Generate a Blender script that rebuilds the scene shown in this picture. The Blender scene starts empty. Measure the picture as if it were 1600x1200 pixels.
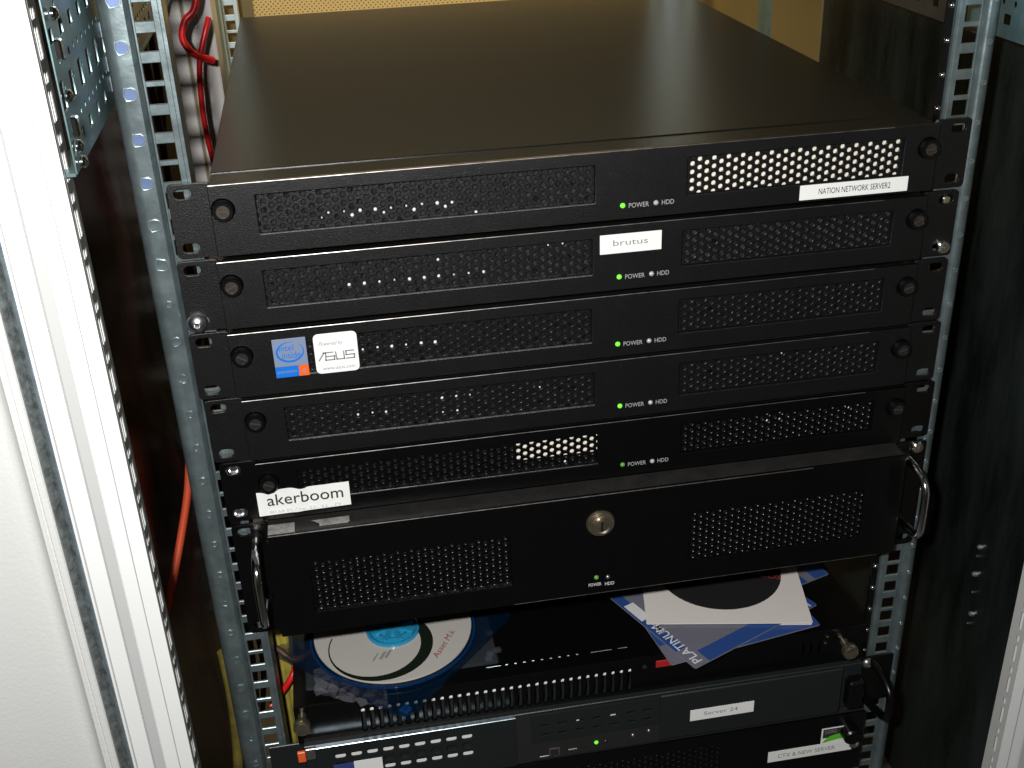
import bpy, bmesh, math, random
from mathutils import Matrix, Vector, noise
random.seed(7)
sc = bpy.context.scene
MM = 0.001
PI = math.pi
# ------------------------------------------------------------ camera, world, flash, exposure
cd = bpy.data.cameras.new('camera'); cam = bpy.data.objects.new('camera', cd); sc.collection.objects.link(cam)
cam.location = Vector((-152.75, -647.12, 194.16)) * MM
cam.rotation_mode = 'XYZ'; cam.rotation_euler = (1.089042, 0.035170, -0.173141)
cd.sensor_width = 36; cd.lens = 36 * 1806.18 / 1600; cd.clip_start = 0.01; cd.clip_end = 50
sc.camera = cam
w = bpy.data.worlds.new('World'); sc.world = w; w.use_nodes = True
w.node_tree.nodes['Background'].inputs[0].default_value = (1.0, 0.86, 0.68, 1)
w.node_tree.nodes['Background'].inputs[1].default_value = 0.012
CR = cam.rotation_euler.to_matrix()
FL = cam.location + CR @ (Vector((-58, 36, 5)) * MM)          # the camera's own flash, beside the lens
ld = bpy.data.lights.new('flash', 'AREA'); ld.shape = 'RECTANGLE'; ld.size = 0.026; ld.size_y = 0.016
ld.energy = 7.4; ld.color = (1.0, 0.995, 0.975)
fl = bpy.data.objects.new('flash', ld); sc.collection.objects.link(fl); fl.location = FL
fl.rotation_euler = (Vector((-60, 0, -70)) * MM - FL).to_track_quat('-Z', 'Y').to_euler()
ld2 = bpy.data.lights.new('room_lamp', 'AREA'); ld2.shape = 'RECTANGLE'; ld2.size = 0.9; ld2.size_y = 0.25   # added fill above the lid, brightens the beige rear door
ld2.energy = 7.6; ld2.color = (1.0, 0.79, 0.44)
l2 = bpy.data.objects.new('room_lamp', ld2); sc.collection.objects.link(l2)
l2.location = (-0.2, 0.56, 0.56); l2.rotation_euler = (math.radians(16), 0, 0)
sc.view_settings.view_transform = 'Standard'; sc.view_settings.look = 'None'; sc.view_settings.exposure = 0.0
sc.render.engine = 'CYCLES'

# ------------------------------------------------------------ materials
def mat(name, col, rough=.5, metal=0., spec=.5, bump=0., bscale=800., var=0., vscale=30., emit=None, estr=0., alpha=1., coat=0., rvar=0., col2=None, aniso=0.):
    m = bpy.data.materials.new(name); m.use_nodes = True
    nt = m.node_tree; b = nt.nodes['Principled BSDF']
    b.inputs['Base Color'].default_value = (*col, 1); b.inputs['Roughness'].default_value = rough
    b.inputs['Metallic'].default_value = metal; b.inputs['Specular IOR Level'].default_value = spec
    b.inputs['Coat Weight'].default_value = coat; b.inputs['Coat Roughness'].default_value = .08
    b.inputs['Alpha'].default_value = alpha
    tc = nt.nodes.new('ShaderNodeTexCoord')
    if emit:
        b.inputs['Emission Color'].default_value = (*emit, 1); b.inputs['Emission Strength'].default_value = estr
    if bump:
        n = nt.nodes.new('ShaderNodeTexNoise'); n.inputs['Scale'].default_value = bscale; n.inputs['Detail'].default_value = 3
        bp = nt.nodes.new('ShaderNodeBump'); bp.inputs['Strength'].default_value = bump; bp.inputs['Distance'].default_value = .0006
        nt.links.new(tc.outputs['Object'], n.inputs['Vector']); nt.links.new(n.outputs['Fac'], bp.inputs['Height']); nt.links.new(bp.outputs['Normal'], b.inputs['Normal'])
    if var:
        n = nt.nodes.new('ShaderNodeTexNoise'); n.inputs['Scale'].default_value = vscale; n.inputs['Detail'].default_value = 6; n.inputs['Roughness'].default_value = .65
        r = nt.nodes.new('ShaderNodeValToRGB'); c2 = col2 or tuple(c * (1 - var) for c in col)
        r.color_ramp.elements[0].position = .35; r.color_ramp.elements[1].position = .65
        r.color_ramp.elements[0].color = (*c2, 1); r.color_ramp.elements[1].color = (*[min(1, c * (1 + var * .4)) for c in col], 1)
        nt.links.new(tc.outputs['Object'], n.inputs['Vector']); nt.links.new(n.outputs['Fac'], r.inputs['Fac']); nt.links.new(r.outputs['Color'], b.inputs['Base Color'])
    if rvar:
        n = nt.nodes.new('ShaderNodeTexNoise'); n.inputs['Scale'].default_value = vscale * 1.7; n.inputs['Detail'].default_value = 5
        mr = nt.nodes.new('ShaderNodeMapRange'); mr.inputs['To Min'].default_value = max(.03, rough - rvar); mr.inputs['To Max'].default_value = rough + rvar
        nt.links.new(tc.outputs['Object'], n.inputs['Vector']); nt.links.new(n.outputs['Fac'], mr.inputs['Value']); nt.links.new(mr.outputs['Result'], b.inputs['Roughness'])
    return m
M = {}
M['black'] = mat('black_powder_coat', (.0042, .0043, .0046), .37, spec=.55, bump=.42, bscale=1700, var=.2, vscale=60)
M['black_gloss'] = mat('smooth_black_paint', (.0022, .0022, .0023), .30, spec=.4, bump=.12, bscale=900, rvar=.06)
M['dusty'] = mat('dusty_black_edge', (.024, .023, .022), .42, bump=.4, bscale=700, var=.3, vscale=60)  # dust on a server top; also darkens the rear right bracket
M['edge'] = mat('worn_bare_edge', (.34, .31, .30), .36, metal=.9, var=.5, vscale=120)  # for rods added along worn edges to carry the highlight line
M['return_light'] = mat('pale_painted_return', (.50, .50, .48), .5)  # right return: lighter copy of the shaded return colour
M['grey_return'] = mat('grey_painted_return', (.13, .13, .12), .5)  # same white paint as the frame, its grazing shade put into the colour
M['spark'] = mat('rough_nickel', (.85, .85, .86), .28, metal=1, bump=.15, bscale=500)
M['lid'] = mat('black_lid_paint', (.006, .006, .005), .25, spec=.8, bump=.12, bscale=1600)
M['dark'] = mat('dark_interior', (.012, .012, .012), .7)
M['foam'] = mat('grey_dust_foam', (.026, .026, .028), .8, spec=.12, var=.9, vscale=230, col2=(.0005, .0005, .0005))
M['foam_dark'] = mat('dark_dust_foam', (.011, .011, .011), .8, spec=.1, var=.8, vscale=230, col2=(.0005, .0005, .0005))
M['zinc_light'] = mat('pale_rear_rail', (.62, .74, .80), .5, metal=.15)
M['zinc'] = mat('zinc_plated_steel', (.27, .335, .35), .33, metal=.75, bump=.16, bscale=260, var=.32, vscale=45, rvar=.12)
M['zinc_plain'] = mat('pale_zinc_steel', (.46, .56, .62), .30, metal=.8, bump=.08, bscale=300, var=.25, vscale=70, rvar=.1)
M['zinc_blue'] = mat('blue_zinc', (.22, .30, .54), .32, metal=.55, var=.2)  # light-blue sheen of the upper punch marks, put into the colour
M['zinc_teal'] = mat('teal_zinc_plate', (.19, .30, .32), .34, metal=.7, bump=.08, bscale=250, var=.3, vscale=28, rvar=.12)
M['chrome'] = mat('polished_nickel', (.82, .82, .80), .14, metal=1, bump=.06, bscale=500)
M['brass'] = mat('worn_yellow_steel', (.42, .36, .26), .30, metal=.9, var=.3, vscale=200)
M['dull'] = mat('dull_brown_steel', (.12, .095, .08), .42, metal=.85, var=.3, vscale=400)
M['dull_grey'] = mat('dull_dark_steel', (.05, .05, .048), .42, metal=.7, var=.3, vscale=400)
M['steel'] = mat('grey_steel', (.45, .44, .42), .33, metal=.9, bump=.15, bscale=700, var=.3, vscale=250)
M['white'] = mat('white_enamel', (.82, .83, .82), .42, bump=.12, bscale=900)
M['door'] = mat('cream_door_paint', (.67, .67, .655), .55, bump=.35, bscale=420)
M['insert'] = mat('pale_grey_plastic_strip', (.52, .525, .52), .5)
M['insert_dark'] = mat('grey_joint_line', (.45, .45, .45), .5)
M['seal'] = mat('grey_rubber_seal', (.13, .15, .15), .5, metal=.2, bump=.6, bscale=500, var=.55, vscale=180)
M['side'] = mat('dark_side_panel', (.013, .017, .016), .22, bump=.05, bscale=120, rvar=.10, vscale=9)
M['beige'] = mat('beige_panel', (.17, .125, .045), .55, var=.08, vscale=10)
M['wall'] = mat('cream_wall', (.60, .48, .28), .7, var=.06, vscale=5)
M['floor'] = mat('grey_floor', (.10, .10, .10), .6, var=.2, vscale=8)
M['paper'] = mat('white_label_paper', (.86, .86, .84), .5)
M['paper2'] = mat('filter_paper', (.84, .78, .66), .7, bump=.2, bscale=500, var=.07, vscale=80)
M['ink'] = mat('black_ink', (.035, .035, .035), .5)
M['ink_grey'] = mat('pale_grey_ink', (.25, .25, .25), .5)
M['ink_faint'] = mat('faint_ink', (.62, .62, .62), .5)
M['print'] = mat('grey_screen_print', (.36, .36, .36), .5)
M['print_w'] = mat('white_screen_print', (.72, .72, .72), .5)
M['led_on'] = mat('lit_green_led', (.15, .6, .05), .2, emit=(.16, 1.0, .03), estr=.75)
M['led_dim'] = mat('dim_green_led', (.10, .25, .05), .2, emit=(.16, .8, .05), estr=.12)
M['led_off'] = mat('clear_led', (.45, .43, .42), .12, spec=1.)
M['red'] = mat('red_cable', (.62, .012, .014), .32)
M['orange_red'] = mat('orange_red_cable', (.48, .06, .02), .45)
M['dark_red'] = mat('dark_red_cable', (.045, .004, .003), .6)  # blurred red reflection in the left gap, given as a dim colour
M['yellow_dark'] = mat('dull_yellow_cable', (.17, .13, .025), .6, var=.4, vscale=90)  # cable yellow with the dimness of the gap put into the colour
M['yellow'] = mat('yellow_cable', (.40, .33, .06), .45, var=.3, vscale=120)
M['duct'] = mat('grey_plastic_duct', (.74, .70, .67), .5, var=.12, vscale=14)
M['duct_gap'] = mat('olive_adhesive', (.20, .17, .08), .6)
M['brown'] = mat('brown_cable', (.06, .03, .018), .5)
M['st_grey'] = mat('sticker_grey_blue', (.20, .25, .36), .35)
M['st_blue'] = mat('sticker_blue', (.01, .16, .62), .35)
M['st_orange'] = mat('sticker_orange', (.85, .13, .02), .35)
M['st_pink'] = mat('sticker_pink', (.45, .10, .12), .4)
M['st_navy'] = mat('sticker_navy', (.04, .06, .22), .4)
M['green'] = mat('sticker_green', (.12, .55, .03), .4)
M['red_badge'] = mat('red_badge', (.40, .02, .02), .35)
M['orange'] = mat('orange_tab', (.85, .13, .03), .4)
M['tape'] = mat('torn_grey_tape', (.30, .29, .27), .3, bump=.8, bscale=300, var=.4, vscale=120)
M['server_grey'] = mat('charcoal_plastic', (.013, .0165, .0165), .38, bump=.3, bscale=900)
M['white_plastic'] = mat('white_plastic', (.85, .85, .82), .4)
M['sheet'] = mat('clear_printed_sleeve', (.17, .165, .21), .20, bump=.8, bscale=45, coat=.4)
M['sheet_blue'] = mat('blue_print', (.028, .075, .26), .26, bump=.7, bscale=45, coat=.4)
M['envelope'] = mat('white_paper_envelope', (.74, .69, .65), .7, bump=.5, bscale=35)
M['disc_black'] = mat('black_disc', (.008, .008, .009), .10)
M['film'] = mat('envelope_window_film', (.3, .3, .3), .08, alpha=.02)
M['disc'] = mat('printed_disc', (.50, .48, .44), .32, coat=.5)
M['disc_dark'] = mat('disc_dark_print', (.010, .014, .010), .25)
M['disc_red'] = mat('disc_red_print', (.30, .06, .05), .4)
M['case_blue'] = mat('blue_clear_plastic', (.001, .014, .040), .08, alpha=.36, coat=1)
M['rim_blue'] = mat('blue_plastic_rim', (.004, .035, .13), .12, alpha=.8, coat=1)
M['hub'] = mat('light_blue_hub', (.02, .26, .46), .15, coat=1, spec=.8)
M['case_clear'] = mat('clear_plastic', (.3, .35, .42), .06, alpha=.05, coat=.3, spec=1.)
M['wrap'] = mat('crumpled_cellophane', (.5, .5, .58), .06, alpha=.13, coat=1, spec=1., bump=1., bscale=160)
def panel_mat(name, c1, c2, rough):
    m = bpy.data.materials.new(name); m.use_nodes = True; nt = m.node_tree; b = nt.nodes['Principled BSDF']; L = nt.links.new
    tc = nt.nodes.new('ShaderNodeTexCoord'); mp = nt.nodes.new('ShaderNodeMapping'); mp.inputs['Scale'].default_value = (14, 14, 3)
    n = nt.nodes.new('ShaderNodeTexNoise'); n.inputs['Detail'].default_value = 7; n.inputs['Roughness'].default_value = .65; n.inputs['Scale'].default_value = 1.6
    r = nt.nodes.new('ShaderNodeValToRGB'); r.color_ramp.elements[0].position = .4; r.color_ramp.elements[1].position = .72; r.color_ramp.elements[0].color = (*c1, 1); r.color_ramp.elements[1].color = (*c2, 1)
    mr = nt.nodes.new('ShaderNodeMapRange'); mr.inputs['To Min'].default_value = rough * .5; mr.inputs['To Max'].default_value = rough * 1.6
    mp2 = nt.nodes.new('ShaderNodeMapping'); mp2.inputs['Scale'].default_value = (500, 500, 6); n2 = nt.nodes.new('ShaderNodeTexNoise'); n2.inputs['Scale'].default_value = 1
    bp = nt.nodes.new('ShaderNodeBump'); bp.inputs['Strength'].default_value = .25; bp.inputs['Distance'].default_value = .0004
    L(tc.outputs['Object'], mp.inputs['Vector']); L(mp.outputs['Vector'], n.inputs['Vector']); L(n.outputs['Fac'], r.inputs['Fac']); L(r.outputs['Color'], b.inputs['Base Color'])
    L(n.outputs['Fac'], mr.inputs['Value']); L(mr.outputs['Result'], b.inputs['Roughness'])
    L(tc.outputs['Object'], mp2.inputs['Vector']); L(mp2.outputs['Vector'], n2.inputs['Vector']); L(n2.outputs['Fac'], bp.inputs['Height']); L(bp.outputs['Normal'], b.inputs['Normal'])
    return m
M['side'] = panel_mat('streaked_dark_steel', (.004, .0055, .005), (.020, .026, .024), .26)
M['side_left'] = panel_mat('streaked_brown_steel', (.006, .005, .003), (.040, .028, .012), .22)  # the beige reflected in the left panel is put into its colour
# perforated rear door: holes too small to model at this distance
m = bpy.data.materials.new('beige_perforated_sheet'); m.use_nodes = True; nt = m.node_tree; b = nt.nodes['Principled BSDF']; b.inputs['Roughness'].default_value = .5
tc = nt.nodes.new('ShaderNodeTexCoord'); mp = nt.nodes.new('ShaderNodeMapping'); mp.inputs['Scale'].default_value = (260, 1, 260); mp.inputs['Rotation'].default_value = (0, .785, 0)
ck = nt.nodes.new('ShaderNodeTexVoronoi'); ck.inputs['Scale'].default_value = 1; ck.inputs['Randomness'].default_value = 0
rp = nt.nodes.new('ShaderNodeValToRGB'); rp.color_ramp.elements[0].position = .30; rp.color_ramp.elements[0].color = (.08, .06, .035, 1); rp.color_ramp.elements[1].position = .36; rp.color_ramp.elements[1].color = (.64, .46, .17, 1)
nt.links.new(tc.outputs['Object'], mp.inputs['Vector']); nt.links.new(mp.outputs['Vector'], ck.inputs['Vector']); nt.links.new(ck.outputs['Distance'], rp.inputs['Fac']); nt.links.new(rp.outputs['Color'], b.inputs['Base Color'])
M['mesh_beige'] = m

# ------------------------------------------------------------ mesh helpers (all numbers in millimetres)
class MB:
    def __init__(s): s.v = []; s.f = []
    def add(s, vs, fs):
        o = len(s.v); s.v += [tuple(v) for v in vs]; s.f += [tuple(i + o for i in f) for f in fs]; return s
    def box(s, x0, x1, y0, y1, z0, z1, bev=0.):
        if bev:
            bm = bmesh.new(); bmesh.ops.create_cube(bm, size=1)
            for v in bm.verts: v.co = Vector(((x0 + x1) / 2 + v.co.x * (x1 - x0), (y0 + y1) / 2 + v.co.y * (y1 - y0), (z0 + z1) / 2 + v.co.z * (z1 - z0)))
            bmesh.ops.bevel(bm, geom=bm.edges[:], offset=bev, segments=1, affect='EDGES', profile=.5)
            s.frombm(bm); return s
        vs = [(x, y, z) for x in (x0, x1) for y in (y0, y1) for z in (z0, z1)]
        return s.add(vs, [(0, 1, 3, 2), (4, 6, 7, 5), (0, 4, 5, 1), (2, 3, 7, 6), (0, 2, 6, 4), (1, 5, 7, 3)])
    def frombm(s, bm):
        bm.verts.index_update(); s.add([v.co[:] for v in bm.verts], [[v.index for v in f.verts] for f in bm.faces]); bm.free()
    def lathe(s, p, ax, prof, n=24):
        """prof: list of (distance along axis, radius)"""
        p = Vector(p); ax = Vector(ax).normalized(); a = ax.orthogonal().normalized(); b_ = ax.cross(a)
        vs = []; fs = []
        for d, r in prof:
            for k in range(n):
                t = 2 * PI * k / n; vs.append(p + ax * d + (a * math.cos(t) + b_ * math.sin(t)) * max(r, .001))
        for i in range(len(prof) - 1):
            for k in range(n):
                k2 = (k + 1) % n; fs.append((i * n + k, i * n + k2, (i + 1) * n + k2, (i + 1) * n + k))
        fs.append(tuple(range(n))[::-1]); fs.append(tuple(range((len(prof) - 1) * n, len(prof) * n)))
        return s.add(vs, fs)
    def tube(s, pts, r, n=12, closed=False):
        pts = [Vector(q) for q in pts]; vs = []; fs = []
        up = None
        for i, q in enumerate(pts):
            t = (pts[min(i + 1, len(pts) - 1)] - pts[max(i - 1, 0)]).normalized()
            if up is None: up = t.orthogonal().normalized()
            a = (up - t * up.dot(t)).normalized(); up = a; c = t.cross(a)
            for k in range(n):
                g = 2 * PI * k / n; vs.append(q + (a * math.cos(g) + c * math.sin(g)) * r)
        for i in range(len(pts) - 1):
            for k in range(n):
                k2 = (k + 1) % n; fs.append((i * n + k, i * n + k2, (i + 1) * n + k2, (i + 1) * n + k))
        fs.append(tuple(range(n))[::-1]); fs.append(tuple(range((len(pts) - 1) * n, len(pts) * n)))
        return s.add(vs, fs)
    def prism(s, prof, z0, z1):
        """closed XY outline extruded in Z"""
        n = len(prof); vs = [(x, y, z0) for x, y in prof] + [(x, y, z1) for x, y in prof]
        fs = [(i, (i + 1) % n, (i + 1) % n + n, i + n) for i in range(n)] + [tuple(range(n))[::-1], tuple(range(n, 2 * n))]
        return s.add(vs, fs)
    def mesh(s, name):
        me = bpy.data.meshes.new(name); me.from_pydata([(x * MM, y * MM, z * MM) for x, y, z in s.v], [], s.f); me.update()
        bm = bmesh.new(); bm.from_mesh(me); bmesh.ops.recalc_face_normals(bm, faces=bm.faces); bm.to_mesh(me); bm.free()
        for p in me.polygons: p.use_smooth = True
        me.set_sharp_from_angle(angle=math.radians(35))
        return me
FRONT = Matrix(((1, 0, 0, 0), (0, 0, -1, 0), (0, 1, 0, 0), (0, 0, 0, 1)))      # local x,y,z -> X, Z, -Y  (faces the camera)
SIDE = Matrix(((0, 0, 1, 0), (1, 0, 0, 0), (0, 1, 0, 0), (0, 0, 0, 1)))        # local x -> Y, y -> Z, z -> X
FLAT = Matrix.Identity(4)
def smooth_path(pts, n=8):
    pts = [Vector(p) for p in pts]; P = [pts[0]] + pts + [pts[-1]]; out = []
    for i in range(1, len(P) - 2):
        for k in range(n):
            t = k / n; a, b_, c, d = P[i - 1:i + 3]
            out.append(.5 * ((2 * b_) + (c - a) * t + (2 * a - 5 * b_ + 4 * c - d) * t * t + (3 * b_ - a - 3 * c + d) * t ** 3))
    out.append(pts[-1]); return out
def circ(cx, cy, r, n=24, a0=0.): return [(cx + r * math.cos(a0 + 2 * PI * k / n), cy + r * math.sin(a0 + 2 * PI * k / n)) for k in range(n)]
def rrect(x0, x1, y0, y1, r=1., n=4):
    if r <= 0: return [(x0, y0), (x1, y0), (x1, y1), (x0, y1)]
    o = []
    for cx, cy, a in ((x1 - r, y0 + r, -PI / 2), (x1 - r, y1 - r, 0), (x0 + r, y1 - r, PI / 2), (x0 + r, y0 + r, PI)):
        for k in range(n + 1): t = a + PI / 2 * k / n; o.append((cx + r * math.cos(t), cy + r * math.sin(t)))
    return o
def _inset(o, d):
    """move a closed outline inwards by d (outwards when negative)"""
    n = len(o); A = sum(o[i][0] * o[(i + 1) % n][1] - o[(i + 1) % n][0] * o[i][1] for i in range(n)); sg = 1 if A > 0 else -1; r = []
    for i in range(n):
        p, q, t = Vector(o[i - 1]), Vector(o[i]), Vector(o[(i + 1) % n])
        e1 = (q - p).normalized() if (q - p).length > 1e-9 else Vector((0, 0)); e2 = (t - q).normalized() if (t - q).length > 1e-9 else e1
        n1 = Vector((-e1.y, e1.x)) * sg; n2 = Vector((-e2.y, e2.x)) * sg; m_ = n1 + n2
        m_ = m_.normalized() if m_.length > 1e-6 else n1
        r.append(tuple(q + m_ * d / max(.5, m_.dot(n2))))
    return r
def _inside(p, o):
    x, y = p; c = False; n = len(o)
    for i in range(n):
        x1, y1 = o[i]; x2, y2 = o[i - 1]
        if (y1 > y) != (y2 > y) and x < (x2 - x1) * (y - y1) / (y2 - y1) + x1: c = not c
    return c
def plate(outlines, t, bev=0., mtx=FRONT, off=(0, 0, 0)):
    """flat sheet with holes (first outline is the rim); local z from 0 (back) to t (front), chamfered front edges"""
    from mathutils.geometry import delaunay_2d_cdt
    loops = [[tuple(p) for p in o] for o in outlines]
    front = [_inset(o, bev if i == 0 else -bev) for i, o in enumerate(loops)] if bev else loops
    off = Vector(off); mb = MB()
    def emit(vs, fs): mb.add([(mtx @ Vector(v) + off)[:] for v in vs], fs)
    for src, z in ((front, t), (loops, 0.)):
        vv = []; ee = []
        for o in src:
            k = len(vv); vv += [Vector(p) for p in o]; ee += [(k + i, k + (i + 1) % len(o)) for i in range(len(o))]
        v2, _, f2, _, _, _ = delaunay_2d_cdt(vv, ee, [], 0, 1e-5)
        bb = [(min(p[0] for p in o), max(p[0] for p in o), min(p[1] for p in o), max(p[1] for p in o)) for o in src]
        keep = []
        for f in f2:
            c = ((v2[f[0]].x + v2[f[1]].x + v2[f[2]].x) / 3, (v2[f[0]].y + v2[f[1]].y + v2[f[2]].y) / 3)
            if not _inside(c, src[0]): continue
            if any(b_[0] < c[0] < b_[1] and b_[2] < c[1] < b_[3] and _inside(c, o) for o, b_ in zip(src[1:], bb[1:])): continue
            keep.append(tuple(f) if z else tuple(f)[::-1])
        emit([(v.x, v.y, z) for v in v2], keep)
    for o, fo in zip(loops, front):
        n = len(o); rings = [[(x, y, 0.) for x, y in o], [(x, y, t - bev) for x, y in o]]
        if bev:
            k = .3; rings.append([(x * k + X * (1 - k), y * k + Y * (1 - k), t - bev * .3) for (x, y), (X, Y) in zip(fo, o)]); rings.append([(x, y, t) for x, y in fo])
        vs = [v for r_ in rings for v in r_]; fs = []
        for L in range(len(rings) - 1):
            for i in range(n): j = (i + 1) % n; fs.append((L * n + i, L * n + j, (L + 1) * n + j, (L + 1) * n + i))
        emit(vs, fs)
    return mb
def _curve(cu, dz, mtx, off):
    ob = bpy.data.objects.new('tmp', cu); me = ob.to_mesh()
    mb = MB(); off = Vector(off)
    mb.add([(mtx @ Vector((v.co.x, v.co.y, v.co.z + dz)) + off)[:] for v in me.vertices], [tuple(p.vertices) for p in me.polygons])
    ob.to_mesh_clear(); bpy.data.objects.remove(ob); bpy.data.curves.remove(cu); return mb
def text(string, x0, x1, y0, y1, mtx=FRONT, off=(0, 0, 0), shear=0., t=.08, rot=None, bold=0.):
    cu = bpy.data.curves.new('tmp', 'FONT'); cu.body = string; cu.size = 10; cu.extrude = t / 2; cu.shear = shear; cu.resolution_u = 3; cu.offset = bold
    mb = _curve(cu, t / 2, FLAT, (0, 0, 0))
    xs = [v[0] for v in mb.v]; ys = [v[1] for v in mb.v]; ax, bx, ay, by = min(xs), max(xs), min(ys), max(ys)
    off = Vector(off); R = rot or Matrix.Identity(4)
    mb.v = [(mtx @ (R @ Vector((x0 + (x - ax) / (bx - ax) * (x1 - x0), y0 + (y - ay) / (by - ay) * (y1 - y0), z))) + off)[:] for x, y, z in mb.v]
    return mb
def perforated(x0, x1, z0, z1, y, r=1.55, t=1.0):
    """hexagonally perforated sheet, every hole cut through"""
    mb = MB(); dx, dz = 4.5, 5.196; nx = int((x1 - x0) / dx) + 2; nz = int((z1 - z0) / dz) + 2
    for i in range(-1, nx):
        for j in range(-1, nz):
            cx = x0 + i * dx; cz = z0 + j * dz + (dz / 2 if i % 2 else 0)
            if cx > x1 + 1.5 or cz > z1 + 2.2 or cx < x0 - 1.5 or cz < z0 - 2.2: continue
            ro = [(cx + (3.0 if k % 2 == 0 else 2.598) * math.cos(PI * k / 6), cz + (3.0 if k % 2 == 0 else 2.598) * math.sin(PI * k / 6)) for k in range(12)]
            ri = [(cx + r * math.cos(PI * k / 6), cz + r * math.sin(PI * k / 6)) for k in range(12)]
            rb = [(cx + (r + .28) * math.cos(PI * k / 6), cz + (r + .28) * math.sin(PI * k / 6)) for k in range(12)]
            vs = [(a, y, c) for a, c in ro] + [(a, y, c) for a, c in rb] + [(a, y + .25, c) for a, c in ri] + [(a, y + t, c) for a, c in ri]
            fs = []
            for L in range(3):
                for k in range(12): k2 = (k + 1) % 12; fs.append((L * 12 + k, (L + 1) * 12 + k, (L + 1) * 12 + k2, L * 12 + k2))
            mb.add(vs, fs)
    return mb

# ------------------------------------------------------------ object helpers
CACHE = {}
def thing(name, label, cat, loc=(0, 0, 0), rot=(0, 0, 0), group=None, parent=None):
    o = bpy.data.objects.new(name, None); sc.collection.objects.link(o)
    o.location = Vector(loc) * MM; o.rotation_euler = rot; o.empty_display_size = .02
    if parent: o.parent = parent
    if label: o['label'] = label
    if cat: o['category'] = cat
    if group: o['group'] = group
    return o
def part(name, mb, material, parent=None, key=None, label=None, loc=None, rot=None, flat=False):
    k = (key, material) if key else None
    if k and k in CACHE: me = CACHE[k]
    else:
        if callable(mb): mb = mb()
        me = mb.mesh(name); me.materials.append(M[material])
        if flat:
            for p in me.polygons: p.use_smooth = False
        if k: CACHE[k] = me
    o = bpy.data.objects.new(name, me); sc.collection.objects.link(o)
    if parent: o.parent = parent
    if loc: o.location = Vector(loc) * MM
    if rot: o.rotation_euler = rot
    if label: o['label'] = label
    return o
def tag(o, label, cat, group=None):
    o['label'] = label; o['category'] = cat
    if group: o['group'] = group
    return o
def struct(name, mb, material):
    o = part(name, mb, material); o['kind'] = 'structure'; return o

# ------------------------------------------------------------ the room behind and below
struct('wall', MB().box(-1600, 1600, 1300, 1340, -900, 1600), 'wall')
struct('floor', MB().box(-1600, 1600, -1400, 1300, -960, -900), 'floor')

# ------------------------------------------------------------ the cabinet
cab = thing('server_cabinet', 'open white framed server cabinet with zinc plated rails and dark side panels', 'cabinet', (0, 0, -900))
Z = 900   # the cabinet's empty stands on the floor
def cpart(name, mb, material, parent=None, **k):
    if parent is None:
        o = part(name, mb, material, cab, **k); o.location.z += Z * MM; return o
    return part(name, mb, material, parent, **k)
PITCH = 43.6; ZT = 12.6
def hole_zs(zlo, zhi):
    out = []
    k = -12
    while ZT - PITCH * k > zlo - 50:
        for d in (6.35, 22.2, 38.1):
            z = ZT - PITCH * k - d * PITCH / 44.45
            if zlo < z < zhi: out.append(z)
        k += 1
    return out
def rail(sx, xin, xout, xpost, hx, yf, zlo, zhi, name='mounting_rail', label=None, back=38):
    """sx=-1 left, +1 right; flange from xin to xout (abs values grow outwards), post from xout to xpost"""
    a, c = sorted((xin, xout))
    mb = MB(); zs = hole_zs(zlo + 8, zhi - 8)[::1]; zs.sort()
    hl, hr = hx - 4.9, hx + 4.9
    mb.box(a, hl, yf, yf + 2, zlo, zhi, .3); mb.box(hr, c, yf, yf + 2, zlo, zhi, .3)
    e = zlo
    for z in zs + [zhi + 4.75]:
        if z - 4.75 > e: mb.box(hl - .3, hr + .3, yf + .1, yf + 2.05, e, min(z - 4.75, zhi), .35)
        e = z + 4.75
    # inner edge turned back
    e0, e1 = sorted((xin, xin - sx * 1.8)); mb.box(e0, e1, yf + .6, yf + (24 if sx < 0 else 4), zlo, zhi)
    # post: rounded fold standing proud of the flange
    s = sx; w_ = abs(xpost - xout); r = 7
    pr = [(xout, yf + 2.2), (xout + s * 1.2, yf - 2.2), (xout + s * 2.6, yf - 3.6)]
    for k in range(7):
        t = PI / 2 * k / 6; pr.append((xpost - s * r + s * r * math.sin(t), yf - 4 + r - r * math.cos(t)))
    pr += [(xpost, yf + back), (xpost - s * 1.5, yf + back), (xpost - s * 1.5, yf + 5)]
    pr += [(xpost - s * r, yf - 2.2), (xout + s * 3, yf - 2.0), (xout + s * 1.6, yf - 1.0), (xout + s * .4, yf + 2.4)]
    mb.prism(pr, zlo, zhi)
    return mb
rl = cpart('mounting_rail', rail(-1, -230.5, -245, -261.5, -238.8, 2, -620, 190), 'zinc', label='left front rail with square holes')
rr = cpart('mounting_rail', rail(1, 224, 238.5, 249.5, 232.6, 2, -620, 190, back=10), 'zinc', label='right front rail with square holes')
def dmark():
    o = [(-3.2, -3.6), (1.2, -3.6), (3.2, -2.2), (4.0, 0), (3.2, 2.2), (1.2, 3.6), (-3.2, 3.6), (-3.9, 0)]
    i = [(x * .82, y * .82) for x, y in o]
    return plate([o, i], .5, .12, FRONT)
def dfill():
    o = [(-3.2, -3.6), (1.2, -3.6), (3.2, -2.2), (4.0, 0), (3.2, 2.2), (1.2, 3.6), (-3.2, 3.6), (-3.9, 0)]
    return plate([[(x * .8, y * .8) for x, y in o]], .15, 0, FRONT)
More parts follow.
